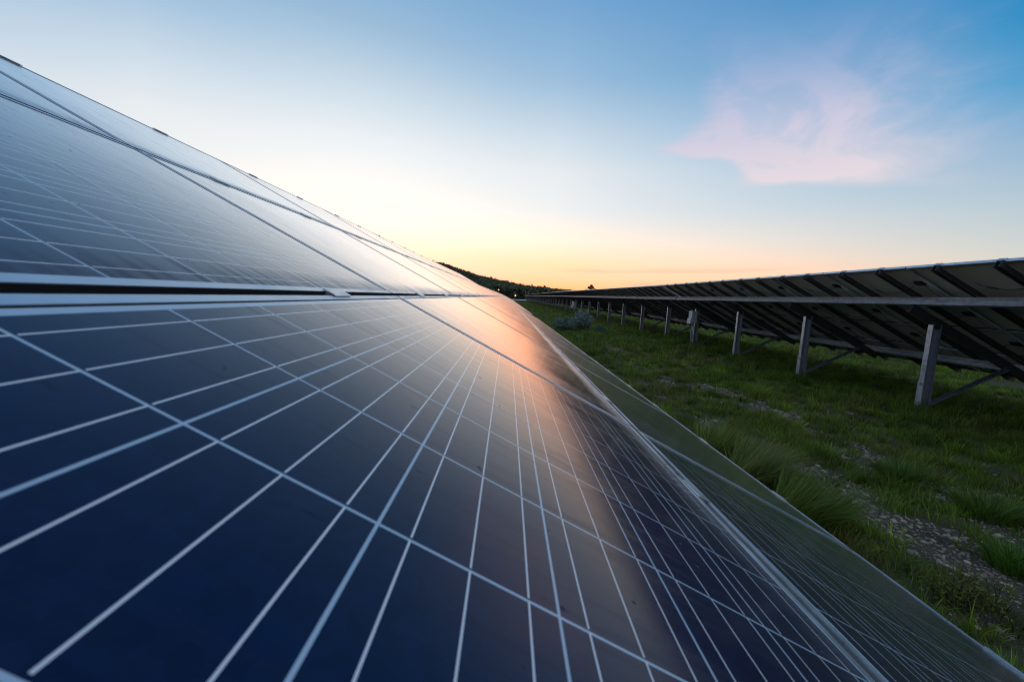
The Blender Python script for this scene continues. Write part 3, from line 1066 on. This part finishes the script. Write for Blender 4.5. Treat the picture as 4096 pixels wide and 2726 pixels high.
tn = np.stack([1.25 * br * RNG.uniform(1.15, 1.4, n), 1.25 * br * RNG.uniform(0.92, 1.0, n), 1.25 * br * RNG.uniform(0.60, 0.74, n), np.ones(n)], 1)
tn = np.repeat(tn, len(SV), 0)
STONEM = bpy.data.materials.new('stone')
STONEM.use_nodes = True
t = NT(STONEM.node_tree)
atn = t.new('ShaderNodeAttribute', attribute_name='tint')
t.l.new(atn.outputs['Color'], t.n['Principled BSDF'].inputs['Base Color'])
t.n['Principled BSDF'].inputs['Roughness'].default_value = 0.8
o = link('gravel', npmesh('gravel', P_.reshape(-1, 3), lp, np.full(n * len(SF), 3), STONEM, {'tint': tn}))
tag(o, 'loose pale stones and gravel showing through the grass along the track', 'gravel', kind='stuff')


# ------------------------------------------------------------------ leafy plants
def leaf_cloud(pts, size, tint, elong=2.2, up=0.0):
    """one small leaf (a bent quad pair) at each point"""
    n_ = len(pts)
    d1 = RNG.normal(size=(n_, 3))
    d1[:, 2] = d1[:, 2] * 0.7 + up
    d1 /= np.linalg.norm(d1, axis=1)[:, None]
    d2 = np.cross(d1, RNG.normal(size=(n_, 3)))
    d2 /= np.linalg.norm(d2, axis=1)[:, None]
    s_ = size * RNG.uniform(0.6, 1.4, (n_, 1))
    vs = np.stack([pts - d1 * s_ * elong / 2, pts + d2 * s_ / 2, pts + d1 * s_ * elong / 2, pts - d2 * s_ / 2], 1)
    lp_ = np.arange(n_ * 4)
    cl_ = np.ones((n_, 4, 4))
    cl_[:, :, :3] = tint[:, None, :]
    return vs.reshape(-1, 3), lp_, np.full(n_, 4), cl_.reshape(-1, 4)


def shrub(x, y, rx, ry, hh, nst, label, tint, leaf=0.020):
    base = float(gz(np.array([x]), np.array([y]))[0])
    root = empty('willow_shrub', (x, y, base))
    mbs = MB()
    pts = []
    for k in range(nst):
        a_ = random.uniform(0, 2 * math.pi)
        r_ = math.sqrt(random.random())
        tx, ty = rx * r_ * math.cos(a_), ry * r_ * math.sin(a_)
        tz = hh * (1 - 0.55 * r_ ** 2) * random.uniform(0.7, 1.08)
        b0 = Vector((tx * 0.35, ty * 0.35, -0.03))
        t0 = Vector((tx, ty, tz))
        md = b0.lerp(t0, 0.5) + Vector((tx * 0.12, ty * 0.12, 0.06))
        mbs.tube([b0, md, t0], [0.008, 0.005, 0.002], 4)
        for q in np.linspace(0.12, 1.0, 26):
            p = b0.lerp(md, q * 2) if q < 0.5 else md.lerp(t0, q * 2 - 1)
            for _ in range(3):
                pts.append(p + Vector((random.gauss(0, 0.035), random.gauss(0, 0.035), random.gauss(0, 0.025))))
    mbs.build('stem', BARK, root)
    pts = np.array([tuple(p) for p in pts])
    tn_ = np.array(tint)[None, :] * RNG.uniform(0.6, 1.4, (len(pts), 1))
    v, l, s, c_ = leaf_cloud(pts, leaf, tn_, 3.2, 0.5)
    link('foliage', npmesh('foliage', v, l, s, LEAFM, {'tint': c_}), root)
    return tag(root, label, 'shrub')


shrub(3.75, 19.6, 0.62, 0.5, 0.95, 110, 'taller silver green shrub with upright shoots in the grass', (0.27, 0.33, 0.26), 0.028)
shrub(2.70, 18.7, 0.60, 0.5, 0.66, 90, 'lower silver green shrub close to the left panel edge', (0.20, 0.26, 0.19), 0.026)
shrub(4.45, 18.6, 0.30, 0.25, 0.30, 26, 'small blue green plant in front of the tall shrub', (0.09, 0.16, 0.12))
shrub(2.60, 2.02, 0.15, 0.13, 0.20, 20, 'small yellow green weed beside the panel edge near the bottom corner', (0.13, 0.15, 0.02), 0.006)

# ------------------------------------------------------------------ hill, far ridge, woods
HILLM = mat('hill_soil', (0.022, 0.026, 0.014), 0.95, vary=(0.02, 0.6, 1.3))
AZ = np.radians(np.array([-75, -60, -45, -30, -20, -13, -9.1, -4.8, -1.2, 2.4, 5.2, 7.5, 10, 14]))
EL = np.radians(np.array([1.0, 2.5, 3.6, 4.6, 4.9, 4.5, 3.95, 2.75, 2.06, 1.56, 1.32, 1.0, 0.45, -0.2]))


def hill_h(r, a_):
    ridge = 640.0 * np.tan(np.interp(a_, AZ, EL)) - 9.5
    return -1.6 + np.clip(ridge + 1.6, 0, None) * sstep(330, 640, r) * (1 - 0.5 * sstep(660, 1200, r))


rs = np.concatenate([np.linspace(318, 660, 40), np.linspace(690, 1250, 14)])
aa = np.radians(np.linspace(-76, 14, 150))
RR, AA = np.meshgrid(rs, aa)
HX, HY = RR * np.sin(AA), RR * np.cos(AA)
HZ = hill_h(RR, AA) - 0.3 + 2.5 * (fbm(HX * 0.02, HY * 0.02, 15) - 0.5) * sstep(330, 420, RR)
nr = len(rs)
ii = (np.arange(len(aa) - 1)[:, None] * nr + np.arange(nr - 1)[None, :]).ravel()
lp = np.stack([ii, ii + 1, ii + nr + 1, ii + nr], 1).ravel()
tag(link('hill', npmesh('hill', np.stack([HX.ravel(), HY.ravel(), HZ.ravel()], 1), lp, np.full(len(ii), 4), HILLM, smooth=True)), kind='structure')

# far ridge behind it
aa = np.radians(np.linspace(1, 40, 120))
e2 = np.interp(np.degrees(aa), [1, 5, 7, 9, 10.5, 13, 18, 26, 40], [1.1, 1.42, 1.46, 1.42, 1.30, 1.05, 0.8, 0.5, 0.1])
V_ = []
for k, (r_, f_) in enumerate(((1500, -0.1), (1700, 0.55), (1900, 1.0), (2300, 0.6))):
    hz = 1900 * np.tan(np.radians(e2)) * f_ + 7 * (fbm(np.degrees(aa) * 3, np.full(len(aa), k), 8, 5) - 0.5) * f_
    V_.append(np.stack([r_ * np.sin(aa), r_ * np.cos(aa), hz - (2 if f_ < 0 else 0)], 1))
V_ = np.concatenate(V_)
na = len(aa)
ii = (np.arange(3)[:, None] * na + np.arange(na - 1)[None, :]).ravel()
lp = np.stack([ii, ii + 1, ii + na + 1, ii + na], 1).ravel()
tag(link('far_hills', npmesh('far_hills', V_, lp, np.full(len(ii), 4), mat('far_wood', (0.030, 0.034, 0.022), 0.95, vary=(0.05, 0.5, 1.5)), smooth=True)), kind='structure')

# woods on the hill: crowns of leaf clumps, one mass
nt = 3300
r_ = np.sqrt(RNG.uniform(325 ** 2, 668 ** 2, nt))
a_ = np.radians(RNG.uniform(-15, 9.0, nt))
edge_r = np.full(nt, 1.0)
tx, ty = r_ * np.sin(a_), r_ * np.cos(a_)
tz = hill_h(r_, a_) - 0.5
ok = (hill_h(r_, a_) > -1.2) | (a_ < np.radians(6))
tx, ty, tz, a_ = tx[ok], ty[ok], tz[ok], a_[ok]
nt = len(tx)
th = RNG.uniform(7.0, 11.5, nt) * np.where(RNG.uniform(0, 1, nt) < 0.06, 1.15, 1.0)
tw = th * RNG.uniform(0.36, 0.56, nt)
NC = 110
q = RNG.normal(size=(nt, NC, 3))
q /= np.linalg.norm(q, axis=2)[..., None]
q *= RNG.uniform(0.55, 1.0, (nt, NC, 1)) ** 0.6
lob = 1 + 0.22 * np.sin(q[..., 0:1] * 5 + RNG.uniform(0, 6, (nt, 1, 1))) * np.cos(q[..., 2:3] * 4 + RNG.uniform(0, 6, (nt, 1, 1)))
q = q * lob
P3 = np.stack([tx[:, None] + q[..., 0] * tw[:, None], ty[:, None] + q[..., 1] * tw[:, None], tz[:, None] + th[:, None] * 0.56 + q[..., 2] * th[:, None] * 0.46], 2).reshape(-1, 3)
tb = np.array([0.105, 0.115, 0.060])[None, :] * RNG.uniform(0.55, 1.6, (nt, 1)) * np.array([1.0, 1.0, 1.0])
tb = np.repeat(tb, NC, 0) * RNG.uniform(0.7, 1.35, (nt * NC, 1))
v, l, s, c_ = leaf_cloud(P3, 1.55, tb, 1.3)
o = link('wood', npmesh('wood', v, l, s, LEAFM, {'tint': c_}))
tag(o, 'dark mass of broadleaf trees covering the hill', 'wood', kind='stuff')


def tree(name, x, y, hh, wd, label, n_, tint, leaf, lobes):
    base = float(gz(np.array([x]), np.array([y]))[0])
    root = empty(name, (x, y, base))
    b_ = MB()
    b_.tube([(0, 0, -0.2), (0.05, 0, hh * 0.3), (-0.1, 0.1, hh * 0.62), (0.05, 0, hh * 0.93)], [0.24, 0.17, 0.11, 0.03], 8)
    pts = []
    for (ox, oz, rr_) in lobes:
        b_.tube([(0, 0, hh * max(0.25, oz - 0.22)), (ox * wd * 0.6, 0, hh * (oz - 0.06)), (ox * wd, 0, hh * oz)], [0.09, 0.06, 0.02], 5)
        d = RNG.normal(size=(n_, 3))
        d /= np.linalg.norm(d, axis=1)[:, None]
        d *= RNG.uniform(0.2, 1, (n_, 1)) ** 0.5
        pts.append(np.array([ox * wd, RNG.uniform(-0.3, 0.3) * wd, hh * oz])[None] + d * np.array([rr_ * wd, rr_ * wd, rr_ * wd * 0.6])[None])
    b_.build('trunk', BARK, root)
    pts = np.concatenate(pts)
    tn_ = np.array(tint)[None] * RNG.uniform(0.6, 1.4, (len(pts), 1))
    v_, l_, s_, cc_ = leaf_cloud(pts, leaf, tn_, 1.7)
    link('crown', npmesh('crown', v_, l_, s_, LEAFM, {'tint': cc_}), root)
    return tag(root, label, 'tree')


ta = math.radians(11.75)
tree('pine_tree', 230 * math.sin(ta), 230 * math.cos(ta), 10.3, 3.0, 'lone dark tree rising over the top edge of the right row', 170, (0.022, 0.03, 0.014), 0.34,
     [(0.1, 0.95, 0.28), (-0.35, 0.84, 0.34), (0.35, 0.86, 0.30), (0.75, 0.76, 0.30), (-0.8, 0.70, 0.30), (0.15, 0.74, 0.42), (-0.25, 0.62, 0.45), (0.6, 0.62, 0.36), (-0.7, 0.52, 0.3), (0.2, 0.5, 0.4)])

# ------------------------------------------------------------------ houses on the hill, lamps, masts, water
WALLM = mat('rendered_wall', (0.36, 0.33, 0.30), 0.85, vary=(0.8, 0.85, 1.1))
ROOFM = mat('roof_tiles', (0.17, 0.12, 0.10), 0.8, vary=(1.5, 0.8, 1.2))
WINM = mat('dark_window', (0.02, 0.025, 0.03), 0.15)


def house(azd, r_, dz_, wd, dp, hh, rot, label):
    a0 = math.radians(azd)
    z0 = float(hill_h(np.array([r_]), np.array([a0]))[0]) + dz_
    root = empty('house', (r_ * math.sin(a0), r_ * math.cos(a0), z0))
    root.rotation_euler = (0, 0, rot)
    b_ = MB()
    b_.box(-wd / 2, wd / 2, -dp / 2, dp / 2, -3, hh)
    b_.build('wall', WALLM, root)
    b_ = MB()
    b_.extrude([(-dp / 2 - 0.5, hh + 0.02), (dp / 2 + 0.5, hh + 0.02), (0, hh + dp * 0.24)], (-wd / 2 - 0.4, 0, 0), (wd / 2 + 0.4, 0, 0), (0, 1, 0), (0, 0, 1))
    b_.build('roof', ROOFM, root)
    for k in range(3):
        b_ = MB()
        xx = -wd / 2 + wd * (k + 0.5) / 3
        b_.box(xx - 0.55, xx + 0.55, -dp / 2 - 0.06, -dp / 2 - 0.004, hh * 0.42, hh * 0.82)
        b_.build('window', WINM, root)
    return tag(root, label, 'house')


house(-0.62, 575, 4.5, 13, 9, 5.0, 0.35, 'pale house half hidden among trees, higher on the hill')
house(5.3, 520, 3.5, 14, 9, 4.5, -0.2, 'low pale house by the skyline where the hill runs out')

LAMPM = bpy.data.materials.new('lamp_glow')
LAMPM.use_nodes = True
t = NT(LAMPM.node_tree)
b = t.n['Principled BSDF']
b.inputs['Emission Color'].default_value = (1.0, 0.42, 0.08, 1)
b.inputs['Emission Strength'].default_value = 3.2
b.inputs['Base Color'].default_value = (0.8, 0.5, 0.2, 1)
POLEM = mat('lamp_pole', (0.25, 0.25, 0.25), 0.5, 0.5)


def lamp(azd, r_, zt_, label):
    a0 = math.radians(azd)
    x, y = r_ * math.sin(a0), r_ * math.cos(a0)
    root = empty('street_lamp', (x, y, -1.45))
    top = zt_ + 1.45
    b_ = MB()
    b_.tube([(0, 0, -0.3), (0, 0, top - 0.9), (0.05, -0.05, top + 0.25), (0.5, -0.5, top + 0.45)], [0.10, 0.07, 0.05, 0.05], 6)
    b_.build('pole', POLEM, root, True)
    b_ = MB()
    b_.tube([(0.5, -0.5, top + 0.42), (0.5, -0.5, top + 0.25), (0.5, -0.5, top), (0.5, -0.5, top - 0.28), (0.5, -0.5, top - 0.36)], [0.12, 0.34, 0.42, 0.28, 0.06], 10)
    b_.build('lamp_globe', LAMPM, root, True)
    return tag(root, label, 'street lamp')


lamp(-1.43, 300, 4.6, 'glowing orange lamp higher up, against the dark wood')
lamp(0.99, 230, 0.70, 'glowing orange lamp low by the foot of the wood')
MASTM = mat('pale_mast', (0.55, 0.53, 0.5), 0.6)
for azd, zt_, lb in ((2.58, 2.7, 'left of two thin pale masts at the far end of the right row'), (2.92, 2.5, 'right of two thin pale masts at the far end of the right row')):
    a0 = math.radians(azd)
    root = empty('mast', (175 * math.sin(a0), 175 * math.cos(a0), -1.45))
    b_ = MB()
    b_.tube([(0, 0, -0.3), (0, 0, zt_ + 1.0), (0, 0, zt_ + 1.45)], [0.07, 0.06, 0.05], 6)
    b_.build('pole', MASTM, root, True)
    b_ = MB()
    b_.tube([(0, 0, zt_ + 1.45), (0, 0, zt_ + 1.60)], [0.10, 0.02], 6)
    b_.build('cap', MASTM, root)
    tag(root, lb, 'mast', 'thin masts')

# pale dirt road crossing the end of the field
ROADM = mat('pale_road', (0.74, 0.70, 0.64), 0.8, vary=(0.6, 0.92, 1.05))
rv, rf = [], []
for k in range(41):
    xk = -50 + 110 * k / 40
    yk = 176 + 4 * math.sin(k * 0.33)
    rv += [(xk, yk, -1.33), (xk, yk + 1.2, -1.24), (xk, yk + 24, -1.22), (xk, yk + 25.2, -1.40)]
    if k:
        o_ = 4 * (k - 1)
        rf += [(o_ + q, o_ + 4 + q, o_ + 5 + q, o_ + 1 + q) for q in range(3)]
me = bpy.data.meshes.new('road')
me.from_pydata(rv, [], rf)
me.materials.append(ROADM)
tag(link('road', me), kind='structure')

# hedge bank behind the road
nt = 260
hx = RNG.uniform(-45, 40, nt)
hy = RNG.uniform(240, 262, nt)
q = RNG.normal(size=(nt, 50, 3))
q /= np.linalg.norm(q, axis=2)[..., None]
q *= RNG.uniform(0.5, 1, (nt, 50, 1))
hs = RNG.uniform(0.7, 1.5, nt)
P3 = np.stack([hx[:, None] + q[..., 0] * 1.9, hy[:, None] + q[..., 1] * 1.5, -1.3 + hs[:, None] * 0.7 + q[..., 2] * hs[:, None]], 2).reshape(-1, 3)
tb = np.array([0.03, 0.036, 0.018])[None] * RNG.uniform(0.5, 1.5, (len(P3), 1))
v, l, s, c_ = leaf_cloud(P3, 0.6, tb, 1.4)
o = link('undergrowth', npmesh('undergrowth', v, l, s, LEAFM, {'tint': c_}))
tag(o, 'dark scrub along the far bank at the foot of the hill', 'scrub', kind='stuff')
